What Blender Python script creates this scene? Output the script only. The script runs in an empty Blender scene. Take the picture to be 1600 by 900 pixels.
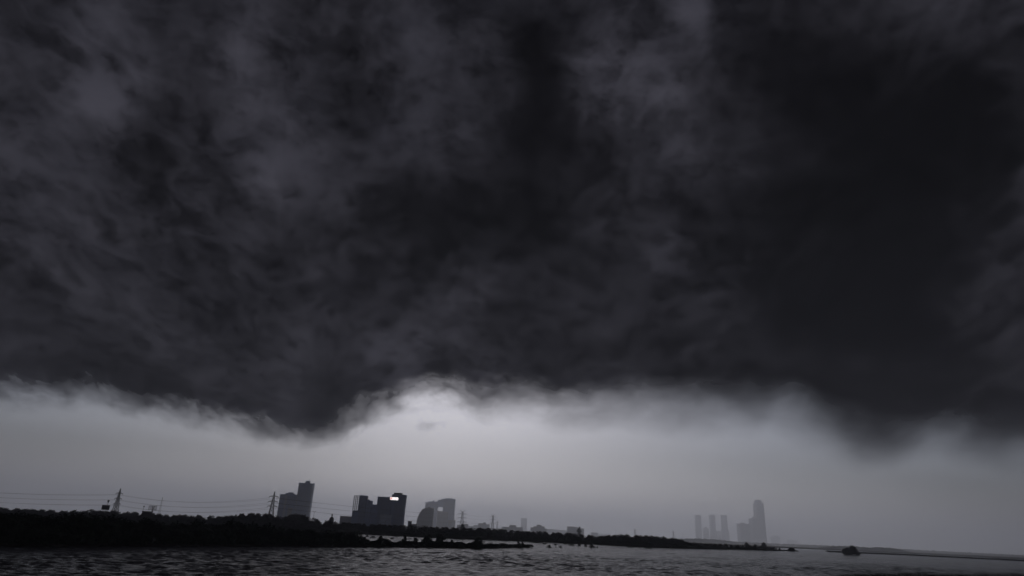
import bpy, bmesh, math, random
import numpy as np
from mathutils import Vector, Matrix, noise as mnoise

random.seed(11)
S = bpy.context.scene
COL = S.collection

# ------------------------------------------------------------------ camera
F_PX = 1000.0                      # focal length in pixels of the 1600x900 photograph
PITCH = math.radians(20.84)
ROLL = math.atan(0.0465)
CAM_H = 6.0
cam_d = bpy.data.cameras.new('camera')
cam_d.sensor_width = 36.0
cam_d.lens = 36.0 * F_PX / 1600.0
cam_d.clip_start = 0.5
cam_d.clip_end = 60000.0
cam = bpy.data.objects.new('camera', cam_d)
COL.objects.link(cam)
CAM_R = Matrix.Rotation(math.radians(90) + PITCH, 3, 'X') @ Matrix.Rotation(ROLL, 3, 'Z')
cam.matrix_world = Matrix.Translation((0, 0, CAM_H)) @ CAM_R.to_4x4()
S.camera = cam

# ------------------------------------------------------------------ daylight
SUN_EL, SUN_AZ = 27.0, -5.0        # azimuth measured from +Y towards +X, degrees
W = bpy.data.worlds.new('World')
S.world = W
W.use_nodes = True
wn, wl = W.node_tree.nodes, W.node_tree.links
wn.clear()
sky = wn.new('ShaderNodeTexSky')
sky.sky_type = 'NISHITA'
sky.sun_disc = False
sky.sun_elevation = math.radians(SUN_EL)
sky.sun_rotation = math.radians(SUN_AZ)
sky.air_density = 1.0
sky.dust_density = 1.0
sky.ozone_density = 1.0
hs = wn.new('ShaderNodeHueSaturation')
hs.inputs['Saturation'].default_value = 0.35
bg = wn.new('ShaderNodeBackground')
bg.inputs['Strength'].default_value = 0.056
wo = wn.new('ShaderNodeOutputWorld')
wl.new(sky.outputs[0], hs.inputs['Color'])
tint = wn.new('ShaderNodeVectorMath'); tint.operation = 'MULTIPLY'
tint.inputs[1].default_value = (0.965, 0.975, 1.105)
wl.new(hs.outputs[0], tint.inputs[0])
wl.new(tint.outputs[0], bg.inputs['Color'])
wl.new(bg.outputs[0], wo.inputs['Surface'])

sun_d = bpy.data.lights.new('sun', 'SUN')
sun_d.energy = 2.0
sun_d.angle = math.radians(12)
sun_d.color = (1.0, 0.985, 0.97)
sun = bpy.data.objects.new('sun', sun_d)
COL.objects.link(sun)
_el, _az = math.radians(SUN_EL), math.radians(SUN_AZ)
to_sun = Vector((math.sin(_az) * math.cos(_el), math.cos(_az) * math.cos(_el), math.sin(_el)))
sun.rotation_euler = to_sun.to_track_quat('Z', 'Y').to_euler()
sun.location = to_sun * 300

S.view_settings.view_transform = 'Standard'
S.view_settings.look = 'None'
S.view_settings.exposure = 0.06
S.view_settings.gamma = 1.0
S.render.engine = 'CYCLES'
S.cycles.use_denoising = True
S.cycles.volume_bounces = 2
S.cycles.transparent_max_bounces = 12
S.cycles.max_bounces = 8

HAZE_DENSITY = 0.00052
HAZE_ANISO = 0.31
HAZE_TOP = 240.0

# ------------------------------------------------------------------ helpers
def ray(px, py):
    return CAM_R @ Vector(((px - 800) / F_PX, (450 - py) / F_PX, -1.0))

def at(px, py, Y):
    """point of the photograph's pixel on the upright plane y = Y"""
    d = ray(px, py)
    k = Y / d.y
    return Vector((d.x * k, Y, CAM_H + d.z * k))

def gnd(px, py, z=0.0):
    d = ray(px, py)
    k = (z - CAM_H) / d.z
    return Vector((d.x * k, d.y * k, z))

def hor(px):
    return 831.0 + 0.0465 * (px - 800)

def lerp_table(tab, x):
    if x <= tab[0][0]: return tab[0][1]
    for (a, b), (c, d) in zip(tab, tab[1:]):
        if x <= c:
            return b + (d - b) * (x - a) / (c - a)
    return tab[-1][1]

def nodes_mat(name):
    m = bpy.data.materials.new(name)
    m.use_nodes = True
    nt = m.node_tree
    b = nt.nodes['Principled BSDF']
    return m, nt.nodes, nt.links, b

def simple_mat(name, col, rough=0.8, var=0.25, scale=0.15, metallic=0.0, spec=0.3):
    m, n, l, b = nodes_mat(name)
    tc = n.new('ShaderNodeTexCoord')
    nz = n.new('ShaderNodeTexNoise')
    nz.inputs['Scale'].default_value = scale
    nz.inputs['Detail'].default_value = 5
    mr = n.new('ShaderNodeMapRange')
    mr.inputs['From Min'].default_value = 0.3
    mr.inputs['From Max'].default_value = 0.7
    mr.inputs['To Min'].default_value = 1 - var
    mr.inputs['To Max'].default_value = 1 + var
    vm = n.new('ShaderNodeVectorMath'); vm.operation = 'SCALE'
    vm.inputs[0].default_value = col
    l.new(tc.outputs['Object'], nz.inputs['Vector'])
    l.new(nz.outputs[0], mr.inputs['Value'])
    l.new(mr.outputs[0], vm.inputs['Scale'])
    l.new(vm.outputs[0], b.inputs['Base Color'])
    b.inputs['Roughness'].default_value = rough
    b.inputs['Metallic'].default_value = metallic
    b.inputs['Specular IOR Level'].default_value = spec
    return m

M = {}
M['concrete'] = simple_mat('concrete', (0.22, 0.22, 0.22), 0.85)
M['brown_wall'] = simple_mat('brown_wall', (0.16, 0.12, 0.10), 0.85)
M['dark_wall'] = simple_mat('dark_cladding', (0.08, 0.17, 0.40), 0.6)
M['blue_wall'] = simple_mat('blue_cladding', (0.12, 0.24, 0.55), 0.5)
M['pale_wall'] = simple_mat('pale_render', (0.35, 0.35, 0.38), 0.8)
M['glass'] = simple_mat('window_glass', (0.03, 0.05, 0.10), 0.15, 0.2, 0.3, spec=0.5)
M['steel'] = simple_mat('galvanised_steel', (0.20, 0.20, 0.21), 0.55, metallic=0.6)
M['wire'] = simple_mat('wire', (0.06, 0.06, 0.06), 0.6)
M['bark'] = simple_mat('bark', (0.06, 0.05, 0.04), 0.9, 0.3, 1.5)
M['soil'] = simple_mat('bank_soil', (0.06, 0.052, 0.04), 0.95, 0.4, 0.2)
M['panel'] = simple_mat('hoarding_panel', (0.06, 0.055, 0.06), 0.7)
M['pale_panel'] = simple_mat('pale_panel', (0.3, 0.3, 0.31), 0.7)
M['pale_glazing'] = simple_mat('pale_glazing', (0.40, 0.48, 0.62), 0.3)
M['white'] = simple_mat('white_paint', (0.8, 0.8, 0.8), 0.6, 0.05)

def foliage_mat(name, col):
    m, n, l, b = nodes_mat(name)
    geo = n.new('ShaderNodeNewGeometry')
    oi = n.new('ShaderNodeObjectInfo')
    add = n.new('ShaderNodeMath'); add.operation = 'MULTIPLY_ADD'
    l.new(geo.outputs['Random Per Island'], add.inputs[0])
    add.inputs[1].default_value = 0.8
    add.inputs[2].default_value = 0.4
    a2 = n.new('ShaderNodeMath'); a2.operation = 'MULTIPLY_ADD'
    l.new(oi.outputs['Random'], a2.inputs[0])
    a2.inputs[1].default_value = 0.6
    a2.inputs[2].default_value = 0.7
    mu = n.new('ShaderNodeMath'); mu.operation = 'MULTIPLY'
    l.new(add.outputs[0], mu.inputs[0]); l.new(a2.outputs[0], mu.inputs[1])
    vm = n.new('ShaderNodeVectorMath'); vm.operation = 'SCALE'
    vm.inputs[0].default_value = col
    l.new(mu.outputs[0], vm.inputs['Scale'])
    l.new(vm.outputs[0], b.inputs['Base Color'])
    b.inputs['Roughness'].default_value = 0.75
    b.inputs['Specular IOR Level'].default_value = 0.2
    return m
M['leaf'] = foliage_mat('foliage', (0.045, 0.06, 0.035))
M['far_leaf'] = foliage_mat('far_foliage', (0.09, 0.095, 0.08))  # haze put into the colour: paler than the near foliage
M['reed'] = foliage_mat('reed_blades', (0.06, 0.06, 0.035))

def link_mesh(name, verts, faces, mats, parent=None, fmat=None, smooth=False):
    me = bpy.data.meshes.new(name)
    me.from_pydata(verts, [], faces)
    if not isinstance(mats, (list, tuple)): mats = [mats]
    for m in mats: me.materials.append(m)
    if fmat is not None:
        me.polygons.foreach_set('material_index', fmat)
    if smooth:
        me.polygons.foreach_set('use_smooth', [True] * len(me.polygons))
    me.update()
    return link_data(name, me, parent)

def link_data(name, me, parent=None):
    o = bpy.data.objects.new(name, me)
    COL.objects.link(o)
    if parent is not None: o.parent = parent
    return o

def tag(o, label=None, cat=None, group=None, kind=None):
    if label: o['label'] = label
    if cat: o['category'] = cat
    if group: o['group'] = group
    if kind: o['kind'] = kind
    return o

def empty(name, loc, rz=0.0):
    o = bpy.data.objects.new(name, None)
    o.empty_display_size = 2.0
    COL.objects.link(o)
    o.location = loc
    o.rotation_euler = (0, 0, rz)
    return o

class MB:
    """collects boxes and bars into one mesh"""
    def __init__(s): s.v, s.f = [], []
    def box(s, x0, x1, y0, y1, z0, z1):
        b = len(s.v)
        s.v += [(x0,y0,z0),(x1,y0,z0),(x1,y1,z0),(x0,y1,z0),(x0,y0,z1),(x1,y0,z1),(x1,y1,z1),(x0,y1,z1)]
        s.f += [tuple(b+i for i in q) for q in ((0,3,2,1),(4,5,6,7),(0,1,5,4),(1,2,6,5),(2,3,7,6),(3,0,4,7))]
        return s
    def bar(s, p, q, r, r2=None, n=4):
        p, q = Vector(p), Vector(q)
        r2 = r if r2 is None else r2
        d = (q - p).normalized()
        a = d.orthogonal().normalized(); c = d.cross(a)
        b = len(s.v)
        for pt, rr in ((p, r), (q, r2)):
            for k in range(n):
                t = 2 * math.pi * (k + .5) / n
                s.v.append(tuple(pt + a * (rr * math.cos(t)) + c * (rr * math.sin(t))))
        for k in range(n):
            s.f.append((b+k, b+(k+1) % n, b+n+(k+1) % n, b+n+k))
        s.f.append(tuple(b+k for k in reversed(range(n))))
        s.f.append(tuple(b+n+k for k in range(n)))
        return s
    def build(s, name, mat, parent=None):
        return link_mesh(name, s.v, s.f, mat, parent)

# ------------------------------------------------------------------ storm cloud (real sheet, lit from above by the sun)
LIP_Y = 2700.0
LIP = [(-250,600),(-60,612),(60,618),(131,622),(190,622),(235,630),(270,632),(310,642),(350,654),(400,666),(450,676),(495,683),
       (522,684),(540,676),(556,660),(575,648),(600,642),(625,634),(645,625),(668,617),(690,618),(720,620),
       (750,632),(790,628),(830,630),(860,640),(900,642),(960,638),(1010,646),(1060,650),(1110,650),(1160,648),
       (1186,640),(1205,648),(1240,668),(1280,684),(1320,696),(1360,694),(1400,684),(1440,682),(1480,690),(1540,700),(1650,712),(1850,730)]
THIN = [  # px, py, radius x, radius y, amount : thinner (lighter) or thicker (darker) parts of the deck
    (160,150,46,34,.95),(150,60,60,60,.30),(385,120,34,110,.34),(470,200,60,60,.18),(300,270,60,46,.14),(430,262,40,46,.32),(260,360,70,40,.20),
    (960,105,56,46,.36),(1015,120,60,70,.26),(900,130,40,60,.20),(950,190,40,30,.26),(1080,8,26,26,.85),(1095,50,16,40,.30),(1040,155,30,18,.36),
    (1050,245,50,26,.20),(1035,395,36,34,.30),(1120,475,46,40,.16),(610,130,50,50,.12),(690,110,70,60,.15),
    (600,545,40,60,.34),(455,545,60,40,.18),(770,600,50,40,.30),(640,600,16,40,.34),(690,500,60,60,.08),
    (845,110,40,100,-.30),(850,240,110,80,-.28),(250,150,60,70,-.14),(1260,170,170,210,-.30),(1430,330,180,250,-.28),(1340,540,180,120,-.34), (1250,620,90,40,-.2),
    (240,30,60,60,-.15),(540,200,90,70,-.16),(880,520,120,60,-.12),(500,600,60,50,-.10),(1440,60,60,60,.10),(700,330,160,60,-.16),(860,420,120,60,-.22),(1180,330,80,60,-.12)]

def cloud_mat(shift=0.0, alpha=1.0, ragk=1.0, grain=1.0):
    m = bpy.data.materials.new('storm_cloud')
    m.use_nodes = True
    n, l = m.node_tree.nodes, m.node_tree.links
    n.clear()
    out = n.new('ShaderNodeOutputMaterial')
    tc = n.new('ShaderNodeTexCoord')
    def attr(name):
        a = n.new('ShaderNodeAttribute'); a.attribute_name = name
        return a.outputs['Fac']
    def noise(scale, detail, rough, dist, vec=None, stretch=(1, 1, 1)):
        mp = n.new('ShaderNodeMapping'); mp.inputs['Scale'].default_value = stretch
        l.new(vec or warp.outputs[0], mp.inputs['Vector'])
        t = n.new('ShaderNodeTexNoise')
        t.inputs['Scale'].default_value = scale
        t.inputs['Detail'].default_value = detail
        t.inputs['Roughness'].default_value = rough
        t.inputs['Distortion'].default_value = dist
        l.new(mp.outputs[0], t.inputs['Vector'])
        return t.outputs[0]
    wn_ = n.new('ShaderNodeTexNoise')
    wn_.inputs['Scale'].default_value = 1 / 150.0; wn_.inputs['Detail'].default_value = 2
    l.new(tc.outputs['Object'], wn_.inputs['Vector'])
    wsub = n.new('ShaderNodeVectorMath'); wsub.operation = 'SUBTRACT'
    l.new(wn_.outputs['Color'], wsub.inputs[0]); wsub.inputs[1].default_value = (.5 - shift / 60.0, .5, .5)
    warp = n.new('ShaderNodeVectorMath'); warp.operation = 'MULTIPLY_ADD'
    l.new(wsub.outputs[0], warp.inputs[0]); warp.inputs[1].default_value = (60, 60, 60)
    l.new(tc.outputs['Object'], warp.inputs[2])
    def math_(op, a, b=None, c=None, clamp=False):
        q = n.new('ShaderNodeMath'); q.operation = op; q.use_clamp = clamp
        for i, v in enumerate((a, b, c)):
            if v is None: continue
            if isinstance(v, (int, float)): q.inputs[i].default_value = v
            else: l.new(v, q.inputs[i])
        return q.outputs[0]
    big = noise(1 / 450.0, 9, 0.50, 0.25)
    fine = noise(1 / 150.0, 11, 0.66, 0.2)
    # optical thinness -> share of the light let through
    t = math_('MULTIPLY_ADD', big, 1.55, -0.775)
    t = math_('MULTIPLY_ADD', math_('SUBTRACT', fine, 0.5), 1.08, t)
    bil = noise(1 / 130.0, 10, 0.60, 0.0)
    bil = math_('ABSOLUTE', math_('MULTIPLY_ADD', bil, 2.0, -1.0))
    t = math_('MULTIPLY_ADD', math_('SUBTRACT', bil, 0.2), -0.85, t)
    thin = attr('thin')
    wob = math_('MULTIPLY_ADD', math_('SUBTRACT', fine, bil), 1.3, 0.62)
    t = math_('MULTIPLY_ADD', math_('MULTIPLY', thin, wob), 0.98, t)
    t = math_('ADD', t, 0.0)
    mr = n.new('ShaderNodeMapRange'); mr.interpolation_type = 'SMOOTHERSTEP'
    mr.inputs['From Min'].default_value = -0.60
    mr.inputs['From Max'].default_value = 1.15
    mr.inputs['To Min'].default_value = 0.0025
    mr.inputs['To Max'].default_value = 0.073
    l.new(t, mr.inputs['Value'])
    colr = n.new('ShaderNodeVectorMath'); colr.operation = 'SCALE'
    colr.inputs[0].default_value = (0.96, 0.935, 1.14)
    l.new(mr.outputs[0], colr.inputs['Scale'])
    tr = n.new('ShaderNodeBsdfTranslucent')
    l.new(colr.outputs[0], tr.inputs['Color'])
    df = n.new('ShaderNodeBsdfDiffuse')
    df.inputs['Color'].default_value = (0.012, 0.012, 0.014, 1)
    ad = n.new('ShaderNodeAddShader')
    l.new(tr.outputs[0], ad.inputs[0]); l.new(df.outputs[0], ad.inputs[1])
    tp = n.new('ShaderNodeBsdfTransparent')
    mx = n.new('ShaderNodeMixShader')
    # ragged lower rim: metres above the lip, roughened by noise
    e = attr('rim')            # 0 at the mesh border, 1 a full fade height above it
    soft = attr('soft')
    rag = math_('ADD', math_('MULTIPLY', math_('SUBTRACT', noise(1 / 72.0, 9, 0.60, 0.0), 0.5), 1.2 * ragk),
                math_('MULTIPLY', math_('SUBTRACT', noise(1 / 240.0, 4, 0.5, 0.3), 0.5), 0.4 * ragk))
    hard = math_('SUBTRACT', 1.0, soft)
    k = math_('ADD', e, math_('MULTIPLY', rag, math_('MULTIPLY_ADD', hard, 0.85, 0.14)))
    mr2 = n.new('ShaderNodeMapRange'); mr2.interpolation_type = 'SMOOTHSTEP'
    l.new(k, mr2.inputs['Value'])
    l.new(math_('MULTIPLY_ADD', soft, -0.16, 0.22), mr2.inputs['From Min'])
    l.new(math_('MULTIPLY_ADD', soft, 0.25, 1.0), mr2.inputs['From Max'])
    # the very border always fades out
    bd = n.new('ShaderNodeMapRange'); bd.interpolation_type = 'SMOOTHSTEP'
    l.new(e, bd.inputs['Value'])
    bd.inputs['From Min'].default_value = 0.0; bd.inputs['From Max'].default_value = 0.25
    a = math_('MULTIPLY', math_('MULTIPLY', mr2.outputs[0], bd.outputs[0]), math_('MULTIPLY', attr('cover'), alpha))
    l.new(a, mx.inputs[0]); l.new(tp.outputs[0], mx.inputs[1]); l.new(ad.outputs[0], mx.inputs[2])
    l.new(mx.outputs[0], out.inputs['Surface'])
    return m

def build_cloud(name, lip_y, drop, mat, front=False):
    nx, nt = 420, (90 if front else 260)
    uu = np.linspace(-1, 1, nx); xs = 2600 * uu + 8600 * uu ** 7
    verts = np.zeros((nt, nx, 3)); rim = np.zeros((nt, nx)); soft = np.zeros((nt, nx)); thin = np.zeros((nt, nx))
    # lip height along x, from the photograph's lower cloud border
    lip_pts = sorted((at(px, py, LIP_Y).x, at(px, py, LIP_Y).z) for px, py in LIP)
    lx, lz = np.array([p[0] for p in lip_pts]), np.array([p[1] for p in lip_pts])
    zl = np.interp(xs, lx, lz)
    soft_tab = [(-12000, .4), (at(500, 680, LIP_Y).x, .35), (at(690, 610, LIP_Y).x, .4), (at(800, 630, LIP_Y).x, .7), (at(1000, 640, LIP_Y).x, .9), (12000, .95)]
    sx = np.interp(xs, [p[0] for p in soft_tab], [p[1] for p in soft_tab])
    fade = np.minimum(105.0 + 75.0 * sx, np.maximum(45.0, (zl - HAZE_TOP - 8) / .78))
    cover = np.ones((nt, nx))
    for j in range(nt):
        t = j / (nt - 1)
        # s runs along the profile: first the shelf front, then the flat base overhead and behind
        if front:
            y = lip_y - 60 * t + 25 * math.sin(t * 9)
            up = 330 * t
        elif t < 0.75:
            q = t / 0.75
            y = lip_y - 2150 * q
            up = 864 * (1 - (1 - q) ** 1.25)
        else:
            q = (t - 0.75) / 0.25
            y = lip_y - 2150 - 7600 * q ** 1.6
            up = 864 + 48 * min(1, q * 3)
        for i in range(nx):
            z0 = max(zl[i] - .80 * fade[i] - drop, HAZE_TOP + 8)
            z = z0 + (1330 - z0) * up / 912.0
            w = min(1.0, up / 200.0)
            p = Vector((xs[i], y, z))
            d = mnoise.fractal(p / 480.0, 1.1, 2.1, 4)
            verts[j, i] = (xs[i], y + 40 * w * mnoise.fractal(p / 480.0 + Vector((9, 4, 2)), 1.1, 2, 3), z + 45 * d * w)
            rim[j, i] = (z - z0) / fade[i]
            soft[j, i] = sx[i]
            if front: cover[j, i] = min(1.0, (1 - t) * 2.2) * max(0.0, min(1.0, .55 + 1.6 * mnoise.noise(Vector((xs[i] / 260.0, z / 150.0, 7)))))
    zmin = HAZE_TOP + 5
    verts[:, :, 2] = np.maximum(verts[:, :, 2], zmin)
    # thin and thick parts, placed on the sheet where the photograph shows them
    V = verts.reshape(-1, 3)
    Rt = np.array(CAM_R.transposed())
    loc = (V - np.array([0, 0, CAM_H])) @ Rt.T
    ok = loc[:, 2] < -1
    px = np.where(ok, 800 - loc[:, 0] / np.where(ok, loc[:, 2], -1) * F_PX, -9999)
    py = np.where(ok, 450 + loc[:, 1] / np.where(ok, loc[:, 2], -1) * F_PX, -9999)
    th = np.zeros(len(V))
    for cx, cy, rx, ry, amt in THIN:
        th += amt * np.exp(-(((px - cx) / rx) ** 2 + ((py - cy) / ry) ** 2) * 0.8)
    faces = []
    for j in range(nt - 1):
        b = j * nx
        for i in range(nx - 1):
            faces.append((b+i, b+nx+i, b+nx+i+1, b+i+1))
    o = link_mesh(name, [tuple(v) for v in V], faces, mat, smooth=True)
    me = o.data
    for nm, arr in (('rim', rim.ravel()), ('soft', soft.ravel()), ('thin', th), ('cover', cover.ravel())):
        a = me.attributes.new(nm, 'FLOAT', 'POINT')
        a.data.foreach_set('value', np.ascontiguousarray(arr, dtype=np.float32))
    return o
tag(build_cloud('storm_cloud', LIP_Y, 0, cloud_mat()), 'dark storm cloud deck filling the sky above the river and the towers', kind='stuff')
tag(build_cloud('scud_cloud', LIP_Y - 110, 16, cloud_mat(430.0, 0.62, 1.35), True), 'ragged dark scud clinging below the rim of the storm cloud', kind='stuff')

# small torn scraps of cloud hanging below the deck
def scrap_mat(amax):
    m = bpy.data.materials.new('cloud_scrap')
    m.use_nodes = True
    n, l = m.node_tree.nodes, m.node_tree.links
    n.clear()
    out = n.new('ShaderNodeOutputMaterial')
    tc = n.new('ShaderNodeTexCoord')
    nz = n.new('ShaderNodeTexNoise'); nz.inputs['Scale'].default_value = 1 / 45.0
    nz.inputs['Detail'].default_value = 8; nz.inputs['Roughness'].default_value = 0.62; nz.inputs['Distortion'].default_value = 0.8
    l.new(tc.outputs['Object'], nz.inputs['Vector'])
    at_ = n.new('ShaderNodeAttribute'); at_.attribute_name = 'core'
    ad = n.new('ShaderNodeMath'); ad.operation = 'MULTIPLY_ADD'
    l.new(nz.outputs[0], ad.inputs[0]); ad.inputs[1].default_value = 1.7
    s2 = n.new('ShaderNodeMath'); s2.operation = 'SUBTRACT'; l.new(at_.outputs['Fac'], s2.inputs[0]); s2.inputs[1].default_value = 1.15
    l.new(s2.outputs[0], ad.inputs[2])
    mr = n.new('ShaderNodeMapRange'); mr.interpolation_type = 'SMOOTHSTEP'
    l.new(ad.outputs[0], mr.inputs['Value'])
    mr.inputs['From Min'].default_value = 0.0; mr.inputs['From Max'].default_value = 0.75
    mr.inputs['To Max'].default_value = amax
    tr = n.new('ShaderNodeBsdfTranslucent'); tr.inputs['Color'].default_value = (0.14, 0.14, 0.16, 1)
    tp = n.new('ShaderNodeBsdfTransparent')
    mx = n.new('ShaderNodeMixShader')
    l.new(mr.outputs[0], mx.inputs[0]); l.new(tp.outputs[0], mx.inputs[1]); l.new(tr.outputs[0], mx.inputs[2])
    l.new(mx.outputs[0], out.inputs['Surface'])
    return m
def scrap(px, py, wx, wz, amax, label):
    c = at(px, py, LIP_Y - 160)
    nx, nz = 28, 18
    v, core, f = [], [], []
    for j in range(nz):
        for i in range(nx):
            a, b = i / (nx - 1) * 2 - 1, j / (nz - 1) * 2 - 1
            r = math.hypot(a, b)
            bulge = 40 * max(0, 1 - r) + 12 * mnoise.noise(Vector((a * 3 + px, b * 3, 1)))
            v.append((a * wx, -bulge, b * wz))
            core.append(max(0.0, 1 - r))
    for j in range(nz - 1):
        for i in range(nx - 1):
            f.append((j*nx+i, j*nx+i+1, (j+1)*nx+i+1, (j+1)*nx+i))
    o = link_mesh('cloud_scrap', v, f, scrap_mat(amax), smooth=True)
    o.location = c
    a = o.data.attributes.new('core', 'FLOAT', 'POINT'); a.data.foreach_set('value', core)
    tag(o, label, 'cloud', 'torn scraps of cloud under the storm deck')
scrap(545, 669, 110, 66, .5, 'larger torn scrap of grey cloud hanging below the notch beside the lobe')
scrap(668, 667, 110, 40, .24, 'small faint scrap of grey cloud alone in the bright band')

# ------------------------------------------------------------------ river and land
def water_mat():
    m, n, l, b = nodes_mat('river_water')
    tc = n.new('ShaderNodeTexCoord')
    def noise(scale, stretch, detail, rough, dist):
        mp = n.new('ShaderNodeMapping'); mp.inputs['Scale'].default_value = stretch
        mp.inputs['Rotation'].default_value = (0, 0, math.radians(-6))
        l.new(tc.outputs['Object'], mp.inputs['Vector'])
        t = n.new('ShaderNodeTexNoise')
        t.inputs['Scale'].default_value = scale; t.inputs['Detail'].default_value = detail
        t.inputs['Roughness'].default_value = rough; t.inputs['Distortion'].default_value = dist
        l.new(mp.outputs[0], t.inputs['Vector'])
        return t.outputs[0]
    big = noise(0.035, (0.6, 1, 1), 4, 0.55, 0.8)
    mid = noise(0.30, (0.8, 1, 1), 5, 0.6, 0.5)
    chop = noise(0.9, (0.7, 1, 1), 4, 0.6, 0.3)
    def mad(a, k, c):
        q = n.new('ShaderNodeMath'); q.operation = 'MULTIPLY_ADD'
        l.new(a, q.inputs[0]); q.inputs[1].default_value = k
        if isinstance(c, (int, float)): q.inputs[2].default_value = c
        else: l.new(c, q.inputs[2])
        return q.outputs[0]
    h = mad(chop, 0.42, mad(mid, 0.7, mad(big, 0.6, 0.0)))
    bp = n.new('ShaderNodeBump')
    slick = noise(0.022, (0.22, 1, 1), 4, 0.55, 0.6)
    sm = n.new('ShaderNodeMapRange'); sm.interpolation_type = 'SMOOTHSTEP'
    l.new(slick, sm.inputs['Value'])
    sm.inputs['From Min'].default_value = 0.40; sm.inputs['From Max'].default_value = 0.60
    sm.inputs['To Min'].default_value = 0.62; sm.inputs['To Max'].default_value = 1.0
    l.new(sm.outputs[0], bp.inputs['Strength'])
    bp.inputs['Distance'].default_value = 1.6
    l.new(h, bp.inputs['Height'])
    l.new(bp.outputs[0], b.inputs['Normal'])
    # torn foam and silt streaks on the current
    st = noise(0.11, (0.6, 1, 1), 8, 0.66, 1.2)
    mr = n.new('ShaderNodeMapRange'); mr.interpolation_type = 'SMOOTHSTEP'
    l.new(st, mr.inputs['Value'])
    mr.inputs['From Min'].default_value = 0.57; mr.inputs['From Max'].default_value = 0.72
    mixc = n.new('ShaderNodeMix'); mixc.data_type = 'RGBA'
    l.new(mr.outputs[0], mixc.inputs[0])
    mixc.inputs[6].default_value = (0.022, 0.021, 0.020, 1)
    mixc.inputs[7].default_value = (0.16, 0.155, 0.15, 1)
    l.new(mixc.outputs[2], b.inputs['Base Color'])
    mr3 = n.new('ShaderNodeMapRange')
    l.new(mr.outputs[0], mr3.inputs['Value'])
    mr3.inputs['To Min'].default_value = 0.16; mr3.inputs['To Max'].default_value = 0.55
    l.new(mr3.outputs[0], b.inputs['Roughness'])
    b.inputs['IOR'].default_value = 1.33
    return m
FARY, SIDE, BACKY = 9900.0, 8800.0, -2900.0
def build_river():
    """far sheet plus a patch of real waves on the near water, one mesh"""
    rs = np.random.RandomState(3)
    v = [(-SIDE, BACKY, -.28), (SIDE, BACKY, -.28), (SIDE, FARY, -.28), (-SIDE, FARY, -.28)]
    f = [(0, 1, 2, 3)]
    waves = []
    for i in range(90):
        L = 1.35 * (2.9 ** rs.rand())
        a = math.radians(90 + rs.normal() * 42)
        waves.append((2 * math.pi / L * math.cos(a), 2 * math.pi / L * math.sin(a), rs.rand() * 6.28, L))
    ys = [44.0]
    while ys[-1] < 460: ys.append(ys[-1] + max(.36, ys[-1] * .0042))
    ny, nxx = len(ys), 620
    ys = np.array(ys)
    base = len(v)
    allv = np.zeros((ny, nxx, 3))
    for j, y in enumerate(ys):
        hw = y * 1.02 + 12
        allv[j, :, 0] = np.linspace(-hw, hw, nxx); allv[j, :, 1] = y
    X, Y = allv[:, :, 0], allv[:, :, 1]
    step = np.maximum(.36, 2 * (Y * 1.02 + 12) / nxx)
    Z = np.zeros_like(X)
    for kx, ky, ph, L in waves:
        fade = np.clip((L / step - 2.0) / 2.0, 0, 1)
        Z += fade * 0.0105 * L ** .75 * np.sin(kx * X + ky * Y + ph + 1.3 * np.sin(X * .031 + ph) + 1.1 * np.sin(Y * .043 + 2 * ph))
    patch = .80 + .24 * np.sin(X * .041 + 1.7 * np.sin(Y * .035)) * np.sin(Y * .063 + 1.2 * np.sin(X * .027 + 1)) + .25 * np.sin(X * .013 - Y * .028)
    Z *= np.clip(patch, .15, 1.4) * WAVE
    Z = Z + .12 * np.abs(Z) ** 1.0
    allv[:, :, 2] = Z
    v += [tuple(p) for p in allv.reshape(-1, 3)]
    for j in range(ny - 1):
        b0 = base + j * nxx
        f += [(b0 + i, b0 + i + 1, b0 + nxx + i + 1, b0 + nxx + i) for i in range(nxx - 1)]
    return tag(link_mesh('river', v, f, water_mat(), smooth=True), kind='structure')
WAVE = 0.46
build_river()
tag(link_mesh('ground', [(-SIDE, BACKY, -0.9), (SIDE, BACKY, -0.9), (SIDE, FARY, -0.9), (-SIDE, FARY, -0.9)], [(0, 1, 2, 3)], M['soil']), kind='structure')

def strip(name, near, back, z, mat, dz=0.15):
    """land with a sloping water's edge: near/back are lists of (x, y)"""
    v, f = [], []
    for (a, b), (c, d) in zip(near, back):
        jit = random.uniform(-.4, .4)
        v += [(a, b + jit, -0.3), (a, b + 1.2 + jit, z * .6), (a + (c-a)*.15, b + (d-b)*.15 + 2, z), (a + (c-a)*.85, b + (d-b)*.85, z * 1.1), (c, d, -0.3)]
    for i in range(len(near) - 1):
        for k in range(4):
            p = i*5 + k
            f.append((p, p+5, p+6, p+1))
    o = link_mesh(name, v, f, mat, smooth=True)
    return tag(o, kind='structure')

SHORE = [(-420,789),(-150,802),(0,808),(131,814.5),(300,822.5),(560,834),(700,841),(830,845.5),(960,851.5),(1040,855.5),(1064,856)]
def shore_pt(px):
    p = gnd(px, lerp_table(SHORE, px)); return (p.x, p.y)
near = [shore_pt(-420 + i * 12) for i in range(124)]
near += [(near[-1][0] + 30, near[-1][1] + 60), (near[-1][0] + 60, near[-1][1] + 300), (near[-1][0] + 110, near[-1][1] + 900)]
back = [(x * 9000 / max(y, 1) , 9000.0) if y < 1000 else (x + 600, 9000.0) for x, y in near]
back = [(max(-8600, min(8600, x)), y) for x, y in back]
strip('far_bank', near, back, 0.7, M['soil'])
FAR = [(1062, 849.3), (1130, 852), (1230, 856), (1350, 861.5), (1470, 867), (1650, 876), (1900, 889)]
fn = [gnd(1062 + i * 20, lerp_table(FAR, 1062 + i * 20)) for i in range(42)]
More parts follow.
